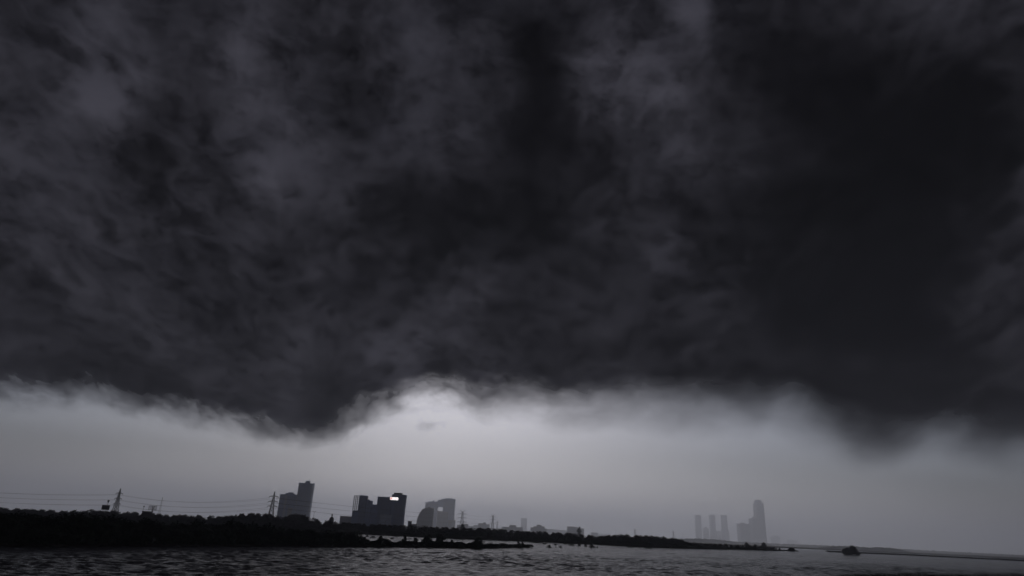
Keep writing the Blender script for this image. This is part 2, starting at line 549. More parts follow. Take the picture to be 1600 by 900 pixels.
strip('far_shore', [(p.x, p.y) for p in fn], [(p.x * 5.4, p.y * 5.4) for p in fn], 0.7, M['soil'])

SPIT = [(1052,856),(1100,857.3),(1160,858.6),(1200,860),(1225,860.6),(1246,861)]
sp = [gnd(1052 + i * 4.9, lerp_table(SPIT, 1052 + i * 4.9)) for i in range(40)]
strip('spit', [(p.x, p.y) for p in sp], [(p.x + 6, p.y + 40 * (1 - i / 46)) for i, p in enumerate(sp)], 0.5, M['soil'])

BANK = [(-420,846),(-150,853),(131,854),(300,853.5),(430,853.5),(520,854),(640,855),(700,856),(745,857),(800,855.8),(832,855.4)]
def bank_d(px): return gnd(px, lerp_table(BANK, px))
bn = [bank_d(-420 + i * 8) for i in range(157)]
strip('near_bank', [(p.x, p.y) for p in bn], [(p.x, p.y + 8 + 26 * max(0.0, min(1, (640 - (-420 + i * 8)) / 200))) for i, p in enumerate(bn)], 0.5, M['soil'])

# low dark bank on the far right
RB = [(1295,862),(1320,863.5),(1400,866.5),(1470,870),(1560,874.5),(1700,881.5),(1900,892)]
rb = [gnd(1295 + i * 12, lerp_table(RB, 1295 + i * 12)) for i in range(50)]
strip('right_bank', [(p.x, p.y) for p in rb], [(p.x + 14, p.y + 40) for p in rb], 0.7, M['soil'])

# ------------------------------------------------------------------ vegetation
def leaf_cloud(rng, lobes, n, leaf):
    """leaf-sized faces on and inside a set of ellipsoids"""
    v, f = [], []
    wts = [a[3] * a[3] for a in lobes]
    for _ in range(n):
        cx, cy, cz, r, sq = rng.choices(lobes, wts)[0]
        d = Vector((rng.gauss(0, 1), rng.gauss(0, 1), rng.gauss(0, 1))).normalized()
        rr = r * (rng.random() ** 0.35) * rng.uniform(0.85, 1.08)
        c = Vector((cx + d.x * rr, cy + d.y * rr, max(0.05, cz + d.z * rr * sq)))
        a = Vector((rng.gauss(0, 1), rng.gauss(0, 1), rng.gauss(0, .7))).normalized()
        b = a.orthogonal().normalized()
        s, t = leaf * rng.uniform(.6, 1.3), leaf * rng.uniform(.35, .8)
        i = len(v)
        v += [tuple(c - a * s), tuple(c + b * t), tuple(c + a * s), tuple(c - b * t)]
        f.append((i, i+1, i+2, i+3))
    return v, f

def tree_parts(seed, h, w, n, leaf, low):
    """returns crown and trunk geometry of a tree h tall and w wide; low = crown starts at this share of the height"""
    rng = random.Random(seed)
    lobes = []
    k = rng.randint(7, 11)
    z0 = h * low
    for i in range(k):
        z = z0 + (h - z0) * rng.uniform(.18, .8)
        prof = math.sin(math.pi * min(.97, max(.12, (z - z0) / (h - z0))) ** 0.8)
        a = rng.uniform(0, 2 * math.pi); rad = w * .34 * prof * rng.uniform(.3, 1)
        r = w * rng.uniform(.16, .27)
        lobes.append((rad * math.cos(a), rad * math.sin(a), z, r, rng.uniform(.6, .95)))
    lobes.append((rng.uniform(-.1, .1) * w, 0, h - w * .17, w * .18, .9))
    lobes.append((0, 0, z0 + (h - z0) * .45, w * .30, .9))
    if low < .1:
        for i in range(4):
            lobes.append((rng.uniform(-.34, .34) * w, rng.uniform(-.2, .2) * w, h * .16, w * .2, .8))
    cv, cf = leaf_cloud(rng, lobes, n, leaf)
    mb = MB()
    bend = Vector((rng.uniform(-.05, .05) * w, rng.uniform(-.05, .05) * w, h * .45))
    mb.bar((0, 0, -.2), bend, .035 * h, .022 * h, 6)
    for lo in lobes[:6]:
        mb.bar(bend * rng.uniform(.6, 1), (lo[0], lo[1], lo[2]), .014 * h, .005 * h, 4)
    return cv, cf, mb

def one_mesh_tree(name, seed, h, w, n, leaf, low, fm='leaf'):
    cv, cf, mb = tree_parts(seed, h, w, n, leaf, low)
    b = len(cv)
    me = bpy.data.meshes.new(name)
    me.from_pydata(cv + mb.v, [], cf + [tuple(i + b for i in q) for q in mb.f])
    me.materials.append(M[fm]); me.materials.append(M['bark'])
    me.polygons.foreach_set('material_index', [0] * len(cf) + [1] * len(mb.f))
    me.update()
    return me

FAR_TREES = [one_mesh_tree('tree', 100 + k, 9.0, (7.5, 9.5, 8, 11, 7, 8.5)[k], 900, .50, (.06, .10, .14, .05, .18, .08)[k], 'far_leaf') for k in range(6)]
BUSHES = [one_mesh_tree('bush', 300 + k, 5.0, (5.5, 7, 6, 8)[k], 900, .30, 0.0) for k in range(4)]
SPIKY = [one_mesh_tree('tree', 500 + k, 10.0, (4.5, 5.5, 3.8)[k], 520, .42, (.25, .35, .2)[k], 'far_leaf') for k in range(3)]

def put(name, meshes, loc, s, sz, label, cat, group):
    o = link_data(name, random.choice(meshes))
    o.location = loc
    o.rotation_euler = (0, 0, random.uniform(0, 6.28))
    o.scale = (s, s, sz)
    return tag(o, label, cat, group)

def part_tree(name, loc, h, w, n, leaf, low, seed, label, cat, group=None):
    r = empty(name, loc)
    cv, cf, mb = tree_parts(seed, h, w, n, leaf, low)
    link_mesh('crown', cv, cf, M['leaf'], r)
    mb.build('trunk', M['bark'], r)
    return tag(r, label, cat, group)

# far tree line, tops and foot read off the photograph
TOPS = [(-200,782),(0,792),(120,798),(131,797),(140,794.5),(150,797),(190,798),(230,800.5),(256,803),(300,803.5),(345,806),(365,803),(378,800),(392,801),(410,800),(424,803),
        (440,806),(456,803),(464,802),(472,806),(482,811),(488,809),(500,812),(530,814.5),(560,817),(640,820.5),(700,823),(760,824),(800,828),(850,830),
        (885,831.5),(935,836),(960,835),(985,834),(1005,836),(1030,836.5),(1050,839),(1066,842.5),(1075,846)]
SEG = [(-999, 131, 'tree of the tree line left of the first hoarding', 'trees at the far left of the tree line'),
       (131, 300, 'tree of the tree line below the left pylon and hoardings', 'trees below the left pylon'),
       (300, 440, 'tree of the tree line between the two left pylons', 'trees between the two left pylons'),
       (440, 545, 'tree of the tree line at the foot of the twin block', 'trees at the foot of the twin block'),
       (545, 720, 'tree of the tree line below the lit sign and arched tower', 'trees below the sign and the arch'),
       (720, 935, 'tree of the hazy line below low roofs and horned pylons', 'trees below the low roofs'),
       (935, 1999, 'tree of the wood at the right end of the far tree line', 'trees at the right end of the tree line')]
def seg_of(px):
    for a, b, lab, g in SEG:
        if a <= px < b: return lab, g
px = -190.0
row = 0
while px < 1070:
    foot = lerp_table(SHORE, px)
    for r in range(2 if px > -20 else 1):
        q = px + random.uniform(-4, 4) + r * 5
        p = gnd(q, lerp_table(SHORE, q))
        k = 1 + (7 if r == 0 else 24 + random.uniform(0, 18)) / p.y
        loc = Vector((p.x * k, p.y * k, 0.6))
        ztop = at(q, lerp_table(TOPS, q), loc.y).z
        hgt = (ztop - .6) * (random.uniform(.66, .88) if r == 0 else random.uniform(.95, 1.02))
        lab, g = seg_of(q)
        lab = ('low front ', 'tall rear ')[r] + lab; g = ('front ', 'rear ')[r] + g
        meshes = SPIKY if (random.random() < .35 and r == 1 and (300 < q < 430 or 470 < q < 530)) else FAR_TREES
        base = 10.0 if meshes is SPIKY else 9.0
        put('tree', meshes, loc, max(.8, hgt / base * random.uniform(1.2, 2.0)), hgt / base, lab, 'tree', g)
    px += 9.2
# undergrowth closing the foot of the tree line
def scrub(name, pts, hfun, n, leaf, label):
    rng = random.Random(len(pts) * 7 + n)
    v, f = [], []
    for _ in range(n):
        i = rng.uniform(0, len(pts) - 1.001); a = int(i); t = i - a
        p = pts[a].lerp(pts[a+1], t)
        hh = hfun(i / (len(pts) - 1))
        dep = rng.uniform(0, 1)
        lump = .55 + .45 * mnoise.noise(Vector((p.x * .22, p.y * .22, 0)))
        c = Vector((p.x + rng.uniform(-1, 1), p.y + dep * 6, .3 + hh * max(.12, lump) * rng.random() ** .8))
        d1 = Vector((rng.gauss(0, 1), rng.gauss(0, 1), rng.gauss(0, .8))).normalized(); d2 = d1.orthogonal().normalized()
        s, q = leaf * rng.uniform(.6, 1.4), leaf * rng.uniform(.35, .8)
        k = len(v)
        v += [tuple(c - d1*s), tuple(c + d2*q), tuple(c + d1*s), tuple(c - d2*q)]
        f.append((k, k+1, k+2, k+3))
    o = link_mesh(name, v, f, M['leaf'])
    return tag(o, label, kind='stuff')
pts = [Vector((*shore_pt(-190 + i * 10), 0)) for i in range(126)]
scrub('undergrowth', [p * (1 + 3 / p.y) for p in pts], lambda t: 4.0, 30000, .55, 'dark undergrowth along the foot of the far tree line')

# near bank thicket
BTOP = [(-160,795),(0,797),(90,802),(131,800),(136,801),(140,811),(152,805),(162,804),(170,804.5),(181,808),(190,809),(198,806),(207,812),(216,813),(228,807),(240,811.5),
        (250,815),(262,817),(270,815),(284,813),(300,816),(328,812),(342,815.5),(360,811),(376,815),(400,819),(416,819),(432,822),(448,824),(470,824),(484,824),(494,829),
        (506,825.5),(518,826),(530,829.5),(542,828),(552,830),(560,833.5),(567,838),(572,845)]
px = -150.0
while px < 568:
    for r in range(3):
        q = min(566, px + random.uniform(-3, 3) + r * 4)
        p = bank_d(q)
        k = 1 + (3, 9, 17)[r] * random.uniform(.8, 1.2) / p.y
        loc = Vector((p.x * k, p.y * k, .4))
        ztop = at(q, lerp_table(BTOP, q), loc.y).z
        hh = (ztop - .4) * ((.52, .8, 1.0)[r] * random.uniform(.86, 1.04))
        if hh < .6: continue
        s = max(.5, min(hh / 5 * random.uniform(.9, 1.6), 1.4))
        where = next(w for x, w in ((60, 'at the far left end of the near thicket'), (152, 'of the near thicket below the dark hoarding'),
            (212, 'of the near thicket below the left pylon'), (270, 'of the near thicket below the pale hoarding'), (350, 'of the near thicket midway between the two left pylons'),
            (436, 'of the near thicket just left of the second pylon'), (500, 'of the near thicket below the twin block'), (999, 'where the near thicket ends at the flooded channel')) if q < x)
        lab = ('low waterline bush ', 'middle row bush ', 'tall back row bush ')[r] + where
        g = ('waterline bushes ', 'middle bushes ', 'back bushes ')[r] + where
        put('bush', BUSHES, loc, s, hh / 5, lab, 'bush', g)
    px += 8.5
bp_ = [bank_d(-160 + i * 10) for i in range(74)]
scrub('thicket', [p * (1 + 1.0 / p.y) for p in bp_], lambda t: 2.6, 30000, .3, 'low black scrub along the waterline in front of the near thicket')
bp_ = [bank_d(560 + i * 6) for i in range(46)]
scrub('low_scrub', [p * (1 + 1.0 / p.y) for p in bp_], lambda t: (2.6 - 1.2 * t), 17000, .32, 'low dark scrub on the narrow tongue of near bank')

LONE = [  # px, base py, top py, width px, label
    (595, 852, 836.5, 14, 'round dark tree standing alone at left of the flooded channel'),
    (631, 852, 836, 10, 'upright small tree on the tongue right of the round tree'),
    (648, 853, 840, 12, 'low bush just left of the broad clump on the tongue'),
    (668, 853, 835, 26, 'left half of the broad dark clump on the tongue'),
    (687, 853, 834.5, 20, 'right half of the broad dark clump on the tongue'),
    (706, 854, 843, 10, 'ragged bush at the right foot of the broad clump'),
    (745, 857, 840.5, 24, 'broad domed tree near the end of the tongue'),
    (810, 855.5, 845.5, 8, 'thin ragged shrub at the tip of the tongue'),
    (816, 855.8, 846.5, 6, 'tall thin shrub at the very tip of the tongue'),
    (1168, 858.7, 846.5, 13, 'dark rounded tree on the spit left of the tall tower foot'),
    (1180, 859, 850, 9, 'low bush between the two rounded trees on the spit'),
    (1194, 859.4, 847.5, 13, 'dark rounded tree on the spit below the tallest tower'),
    (1237, 861.2, 856.3, 13, 'small dark bush at the tip of the spit'),
    (1324, 866.6, 855.5, 17, 'left lobe of the dark bush islet standing in open water'),
    (1334, 866.9, 853.4, 22, 'taller right lobe of the dark bush islet in open water'),
]
for i, (qx, yb, yt, wpx, lab) in enumerate(LONE):
    p = gnd(qx, yb); h = at(qx, yt, p.y).z
    w = (at(qx + wpx / 2, yb, p.y) - at(qx - wpx / 2, yb, p.y)).length
    part_tree('tree' if h > 4.5 else 'bush', (p.x, p.y, 0), h * 1.03, w, 1300, max(.16, w * .045), 0.0, 700 + i, lab, 'tree' if h > 4.5 else 'bush')
WATERBUSH = [(827,856,3.2,3),(821,853,3,3),(857.5,855.8,8,5.5),(868,855.6,2.2,1.6),(876,855.8,6,3.5),(893,852.5,10,4),(905,853.2,9,5),(915,854,8,4.5),(925,856,9,7),(933,855.8,4,2.5),
             (884,850.5,12,3),(850,850.2,14,2.2),(838,848.6,16,2.4),(868,851.5,9,2),(1013,857,14,4.5),(985,855.4,16,3.5),(1048,857.4,8,2.6),(1000,856.2,7,2.5),(958,853,10,2.2),
             (574,838.5,8,3.2),(583,840,12,3.2),(612,842.5,12,3),(620,839.5,7,2),(640,842.5,9,2),(722,843.4,8,2),(716,845,6,2),(790,846,12,2),(775,844.3,9,2)]
for i, (qx, yb, wpx, hpx) in enumerate(WATERBUSH):
    p = gnd(qx, yb)
    h = at(qx, yb - hpx, p.y).z; w = (at(qx + wpx / 2, yb, p.y) - at(qx - wpx / 2, yb, p.y)).length
    lab, g = (('half drowned bush in the flooded channel behind the near tongue', 'drowned bushes in the channel') if qx < 800 else
              ('half drowned bush in the water right of the tongue tip', 'drowned bushes right of the tongue') if qx < 945 else
              ('half drowned bush close to the foot of the right wood', 'drowned bushes by the right wood'))
    put('bush', BUSHES, (p.x, p.y, -.1), w / 7, h / 5 * 1.05, lab, 'bush', g)

# trees on the spit
for i in range(46):
    qx = 1068 + i * 3.3 + random.uniform(-2, 2)
    p = gnd(qx, lerp_table(SPIT, qx)); k = 1 + (6 + random.uniform(0, 14)) / p.y
    loc = Vector((p.x * k, p.y * k, .3))
    top = lerp_table([(1060,843),(1075,846),(1090,848.5),(1110,849.3),(1140,850),(1160,852),(1180,853.5),(1200,854.5),(1220,854.8),(1240,859)], qx)
    h = at(qx, top, loc.y).z * random.uniform(.8, 1.08)
    put('bush', BUSHES, loc, max(.5, h / 5 * random.uniform(.9, 1.4)), h / 5, 'dark bush of the low thicket along the spit before the hazy towers', 'bush', 'bushes along the spit')
scrub('spit_scrub', [Vector((p.x, p.y + 1, 0)) for p in sp], lambda t: 3.2 * (1.02 - t), 9000, .5, 'low dark scrub along the edge of the spit')
scrub('right_scrub', [Vector((p.x, p.y + 1, 0)) for p in rb], lambda t: 1.5, 20000, .5, 'thin dark strip of scrub on the low bank at the right')

# woods on the far shore, fading into the haze
def far_wood(name, table, yfoot, Ymul, n, leaf, label):
    rng = random.Random(n)
    v, f = [], []
    x0, x1 = table[0][0], table[-1][0]
    for _ in range(n):
        q = rng.uniform(x0, x1)
        p = gnd(q, yfoot(q)); dep = rng.uniform(0, 60)
        k = (p.y * Ymul + dep) / p.y
        b = Vector((p.x * k, p.y * k, 0))
        zt = at(q, lerp_table(table, q) + 1.1 * mnoise.noise(Vector((q * .21, 0, 3))) + .8 * mnoise.noise(Vector((q * .6, 0, 1))), b.y).z
        c = Vector((b.x, b.y, max(.6, zt * rng.random() ** .6)))
        d1 = Vector((rng.gauss(0, 1), rng.gauss(0, 1), rng.gauss(0, .8))).normalized(); d2 = d1.orthogonal().normalized()
        s, t = leaf * rng.uniform(.6, 1.4), leaf * rng.uniform(.4, .9)
        i = len(v)
        v += [tuple(c - d1*s), tuple(c + d2*t), tuple(c + d1*s), tuple(c - d2*t)]
        f.append((i, i+1, i+2, i+3))
    return tag(link_mesh(name, v, f, M['leaf']), label, kind='stuff')
far_wood('far_wood', [(1060,842.5),(1090,842),(1120,843.5),(1150,847),(1200,849.5),(1260,851.5),(1300,853),(1340,855.5),(1400,857.5),(1440,860),(1470,861.5),(1600,868),(1800,877)],
         lambda q: lerp_table(FAR, q), 1.9, 26000, 2.6, 'pale hazy wood on the far shore below the distant towers')
far_wood('far_wood', [(1272,857),(1290,854.5),(1310,853.5),(1330,853.5),(1350,855.5),(1362,856),(1374,855.5),(1390,856.2),(1400,857.5),(1412,860.5),(1425,863.5)],
         lambda q: lerp_table(FAR, q), 1.45, 9000, 2.0, 'grey wood behind the bush islet in front of the paler far wood')

# tall reeds on the near bank, only their tips reach the frame
rng = random.Random(5)
v, f = [], []
for _ in range(5200):
    q = rng.uniform(1290, 1720)
    d = ray(q, 905); Y = rng.uniform(26, 34)
    x = d.x * Y / d.y
    tipy = 896.3 - 2.6 * rng.random() ** 2 - 2.0 * max(0, mnoise.noise(Vector((q * .035, 0, 0)))) + max(0, (1345 - q) * .08)
    zt = at(q, tipy, Y).z
    lean = rng.uniform(-.25, .25); w = rng.uniform(.02, .05); z0 = 2.6
    i = len(v)
    v += [(x - w, Y, z0), (x + w, Y, z0), (x + lean * .4 + w * .8, Y + .03, (z0 + zt) / 2), (x + lean * .4 - w * .8, Y, (z0 + zt) / 2), (x + lean, Y + .05, zt)]
    f += [(i, i+1, i+2, i+3), (i+3, i+2, i+4)]
tag(link_mesh('reeds', v, f, M['reed']), 'tips of tall dark reeds on the near bank at the lower right', kind='stuff')
xa, xb = at(1250, 905, 30).x, at(1760, 905, 30).x
gv = []
NX = 40
for i in range(NX):
    x = xa + (xb - xa) * i / (NX - 1)
    for (yy, zz) in ((10, 2.2), (24, 2.9), (36, 2.7), (52, -.4)):
        gv.append((x, yy + random.uniform(-.5, .5), zz + random.uniform(-.15, .15) if zz > 0 else zz))
gf = [(i*4+k, i*4+k+1, i*4+k+5, i*4+k+4) for i in range(NX - 1) for k in range(3)]
tag(link_mesh('riverside', gv, gf, M['soil'], smooth=True), kind='structure')

# ------------------------------------------------------------------ pylons and their wires
def pylon(px, py_top, Y, half_base, arms, rz, horns, label, group, thick=.16):
    top = at(px, py_top, Y)
    H = top.z
    r = empty('pylon', (top.x, Y, 0), rz)
    tag(r, label, 'pylon', group)
    hb = half_base; waist = .62; hw = hb * .30; ht = hb * .17
    zk = [0, .30 * H, .62 * H, (H * .93 if horns else H)]
    def half(z):
        if z < .62 * H: return hb + (hw - hb) * (z / (.62 * H)) ** .8
        t = (z - .62 * H) / (H * .31)
        return hw + (ht - hw) * t if horns else max(.12, hw * (1 - (z - .62*H) / (.38 * H)) * .9 + .12)
    zs = [0, .16, .30, .42, .52, .62, .70, .78, .86, .93] + ([] if horns else [1.0])
    zs = [z * H for z in zs]
    for sx in (-1, 1):
        for sy in (-1, 1):
            m = MB()
            for a, b in zip(zs, zs[1:]):
                m.bar((sx * half(a), sy * half(a), a), (sx * half(b), sy * half(b), b), thick, thick * .9)
            m.build('leg', M['steel'], r)
    m = MB()
    for a, b in zip(zs, zs[1:]):
        A, B = half(a), half(b)
        for s in (-1, 1):
            m.bar((-A, s*A, a), (B, s*B, b), thick * .5); m.bar((A, s*A, a), (-B, s*B, b), thick * .5)
            m.bar((s*A, -A, a), (s*B, B, b), thick * .5); m.bar((s*A, A, a), (s*B, -B, b), thick * .5)
            m.bar((-B, s*B, b), (B, s*B, b), thick * .5); m.bar((s*B, -B, b), (s*B, B, b), thick * .5)
    m.build('bracing', M['steel'], r)
    tips = []
    for pa, span in arms:
        z = at(px, pa, Y).z
        A = half(z)
        m = MB()
        for s in (-1, 1):
            for sy in (-1, 1):
                m.bar((s*A, sy*A, z), (s*span, 0, z + .1), thick * .6)
            m.bar((s*A, 0, z + 1.1), (s*span, 0, z + .1), thick * .6)
            m.bar((s*A, 0, z), (s*span*.6, 0, z + .5), thick * .4)
        m.build('cross_arm', M['steel'], r)
        for s in (-1, 1):
            MB().bar((s*span, 0, z + .1), (s*span, 0, z - 1.0), .14, .14, 6).build('insulator', M['wire'], r)
        tips.append((span, z - 1.0))
    if horns:
        for s in (-1, 1):
            m = MB()
            zt = zs[-1]; A = half(zt)
            m.bar((s*A*.4, 0, zt - .04*H), (s*hb*.85, 0, H), thick * .9)
            m.bar((s*A, 0, zt), (s*hb*.85, 0, H), thick * .6)
            m.build('horn', M['steel'], r)
    c, s_ = math.cos(rz), math.sin(rz)
    def tip(k, side):
        sp_, z = tips[k]
        return Vector((top.x + side * sp_ * c, Y + side * sp_ * s_, z))
    return tip
NP = 'pylons of the power line behind the trees'
tA = pylon(188.6, 763.5, 640, 3.3, [(771.3, 3.4), (779.3, 3.4), (787.5, 3.4)], math.radians(62), False, 'leftmost dark lattice pylon with three short arms beside the hoarding', NP, .25)
tB = pylon(429.2, 768.3, 560, 3.5, [(776.3, 3.6), (784.2, 3.8), (791.6, 3.8)], math.radians(25), False, 'dark lattice pylon with three arms left of the twin block', NP, .23)
tC = pylon(723, 797, 1700, 8, [(803, 12.0), (809, 12.0), (815.5, 12.0)], math.radians(8), True, 'hazy pylon with two horns right of the arched tower', NP, .36)
tD = pylon(770.5, 803.5, 1850, 6, [(807.5, 8.5), (811.5, 8.5), (817.5, 8.5)], math.radians(8), True, 'second hazy horned pylon above the low stepped roofs', NP, .32)
tE = pylon(777, 813.5, 2000, 3.6, [(816.5, 5), (819.5, 5)], math.radians(8), True, 'small faint pylon just right of the second horned pylon', NP, .2)
tF = pylon(992, 826, 2300, 5, [(829, 8), (832, 8)], 0, True, 'very faint pylon above the right wood', NP, .3)
tG = pylon(1052, 829, 2500, 5, [(832, 8), (835, 8)], 0, True, 'very faint pylon above the right end of the wood', NP, .3)

def wire(p, q, sag, rad, label, group):
    m = MB(); n = 26
    pts_ = [p.lerp(q, i / n) - Vector((0, 0, sag * 4 * (i / n) * (1 - i / n))) for i in range(n + 1)]
    for a, b in zip(pts_, pts_[1:]): m.bar(a, b, rad, rad, 4)
    o = m.build('power_cable', M['wire'])
    return tag(o, label, 'cable', group)
LV = ('top', 'middle', 'lowest')
for k in range(3):
    for sd in (-1, 1):
        s_txt = 'near' if sd < 0 else 'far'
        a0 = tA(k, sd)
        b0 = at(-110, (762, 769, 776)[k], 720) + Vector((0, sd * 4, 0))
        wire(b0, a0, 2.6, .055, f'{LV[k]} power cable on the {s_txt} side running left from the left pylon', 'power cables left of the left pylon')
        wire(a0, tB(k, sd), 5.0, .055, f'{LV[k]} power cable on the {s_txt} side sagging between the two left pylons', 'power cables between the left pylons')
        if sd > 0: wire(tB(k, sd), tC(k, sd), 3.5, .075, f'{LV[k]} power cable running behind the towers from second pylon to horned pylon', 'power cables behind the towers')
        wire(tC(k, sd), tD(k, sd), 1.6, .05, f'{LV[k]} power cable on the {"left" if sd < 0 else "right"} side between the two horned pylons', 'power cables between the horned pylons')

# ------------------------------------------------------------------ buildings
def prof_building(name, blocks, Y, depth, mat, label, floor_h=3.2, group=None, cat='building', strips=True, strip_mat=None, face=0.0):
    """blocks: (px left, px right, py top[, kind]) read at the roof line; each becomes a wall block with its window strips.
    All blocks stand on the ground behind the trees."""
    cx = at((blocks[0][0] + blocks[0][1]) / 2, blocks[0][2], Y).x
    root = empty(name, (cx, Y, 0))
    tag(root, label, cat, group)
    for i, b in enumerate(blocks):
        l, r, t = b[:3]
        kind = b[3] if len(b) > 3 else 'wall'
        z0 = 0.0 if len(b) < 5 else at((l + r) / 2, b[4], Y).z
        A, B = at(l, t, Y), at(r, t + (r - l) * .0465, Y)
        x0, x1, z1 = A.x - cx, B.x - cx, max(A.z, B.z)
        off = i * .35
        d0, d1 = off, depth - off
        if kind == 'roof_room':
            d0, d1 = depth * .3, depth * .7
        MB().box(x0, x1, d0, d1, z0, z1).build(kind, mat if len(b) < 6 else b[5], root)
        if kind == 'wall':
            MB().box(x0 - .25, x1 + .25, d0 - .25, d1 + .25, z1, z1 + .5).build('parapet', mat, root)
            if strips:
                n = int((z1 - z0 - 2) / floor_h)
                me = None
                for k in range(n):
                    z = z0 + 1.6 + k * floor_h
                    if me is None:
                        mb = MB(); w = x1 - x0
                        nb = max(2, int(w / 4.5)); bw = w / nb
                        for j in range(nb):
                            mb.box(x0 + j*bw + bw*.12, x0 + (j+1)*bw - bw*.12, d0 - .12, d0 + .3, 0, floor_h * .52)
                        mb.box(x0 - .1, x0 + .3, d0 + 1, d1 - 1, 0, floor_h * .52)
                        mb.box(x1 - .3, x1 + .1, d0 + 1, d1 - 1, 0, floor_h * .52)
                        o = mb.build('window_row', strip_mat or M['glass'], root); me = o.data
                    else:
                        o = link_data('window_row', me, root)
                    o.location = (0, 0, z)
    return root

prof_building('apartment_block', [(467.2, 489.3, 754.4), (437.8, 466.9, 772.2), (477.0, 483.2, 751.0, 'roof_room'), (449.2, 456.5, 769.0, 'roof_room'), (445.2, 448.0, 770.2, 'roof_room'), (456.7, 459.6, 771.0, 'roof_room')],
              2080, 20, M['blue_wall'], 'blue grey twin block with a tall right tower left of the construction frame')
def facade_extras(root, Y, boxes):
    for nm, l, r, t, b, mat, out in boxes:
        A, B = at(l, t, Y), at(r, t, Y)
        z1, z0 = A.z, max(0.0, at(l, b, Y).z)
        MB().box(A.x - root.location.x, B.x - root.location.x, -out, .1, z0, z1).build(nm, mat, root)
twin = [o for o in COL.objects if o.name == 'apartment_block'][0]
facade_extras(twin, 2080, [('stair_shaft', 446.4, 449.2, 773.4, 830, M['pale_wall'], .9), ('stair_shaft', 457.6, 459.2, 774.0, 830, M['dark_wall'], .5),
    ('brown_front', 450.0, 456.8, 793, 830, M['brown_wall'], .7), ('corner_fin', 467.4, 468.3, 756, 830, M['pale_wall'], .7), ('corner_fin', 488.0, 488.9, 756.4, 830, M['pale_wall'], .7),
    ('stair_shaft', 476.5, 478.6, 756, 830, M['dark_wall'], .6), ('podium', 470.0, 486.0, 808, 830, M['brown_wall'], 2.0)])
prof_building('house', [(433, 440, 811.5), (481, 486, 815)], 1400, 20, M['pale_wall'], 'small pale house at the left foot of the blue grey twin block', strips=False)

# tower under construction: open frame on the left, closed core, steps to the right
def construction(Y):
    root = empty('unfinished_tower', (at(565, 800, Y).x, Y, 0))
    tag(root, 'unfinished dark tower with open concrete frame along its left edge', 'building')
    cx = root.location.x
    def X(px, py): return at(px, py, Y).x - cx
    def Z(px, py): return at(px, py, Y).z
    core = [(562.2, 573.0, 774.0), (573.0, 576.3, 780.5), (576.3, 580.8, 782.2), (580.8, 588.8, 788.2)]
    for i, (a, b, t) in enumerate(core):
        MB().box(X(a, t), X(b, t) - .02, i * .3, 16 - i * .3, 0, Z((a + b) / 2, t)).build('wall', M['dark_wall'], root)
    MB().box(X(553.4, 775), X(562.2, 775) - .02, .6, 15, 0, Z(556, 797.5)).build('wall', M['dark_wall'], root)
    x0, x1 = X(553.2, 775), X(562.0, 775)
    zb, zt = Z(556, 797.5), Z(556, 774.5)
    n = 8
    me = None
    for k in range(n):
        z = zb + (zt - zb) * (k + 1) / n
        if me is None:
            o = MB().box(x0, x1, .6, 5, -.34, .34).build('floor_slab', M['concrete'], root); me = o.data
        else: o = link_data('floor_slab', me, root)
        o.location.z = z - .3
    me = None
    for j in range(4):
        for yy in (.9, 4.6):
            x = x0 + .35 + (x1 - x0 - .7) * j / 3
            if me is None:
                o = MB().box(-.36, .36, -.3, .3, zb + .01, zt + 1.0).build('column', M['concrete'], root); me = o.data
            else: o = link_data('column', me, root)
            o.location = (x, yy, 0)
    m = MB()
    xa, xb = X(573.2, 775), X(575.6, 775)
    for k in range(4): m.box(xa, xb, 1, 7, Z(574, 780.5) + k * 1.5, Z(574, 780.5) + k * 1.5 + .3)
    for x in (xa + .2, xb - .2): m.box(x - .15, x + .15, 1.2, 1.5, Z(574, 780.5), Z(574, 774.8))
    m.build('scaffold', M['steel'], root)
    me = None
    nfl = int((Z(568, 774) - 3) / 3.3)
    for k in range(nfl):
        z = 2 + k * 3.3
        if me is None:
            mb = MB()
            for j in range(5):
                w = (X(573, 780) - X(562.2, 780)) / 5
                mb.box(X(562.2, 780) + w * (j + .2), X(562.2, 780) + w * (j + .8), -.1, .3, 0, 1.5)
            o = mb.build('window_row', M['glass'], root); me = o.data
        else: o = link_data('window_row', me, root)
        o.location.z = z
construction(1500)

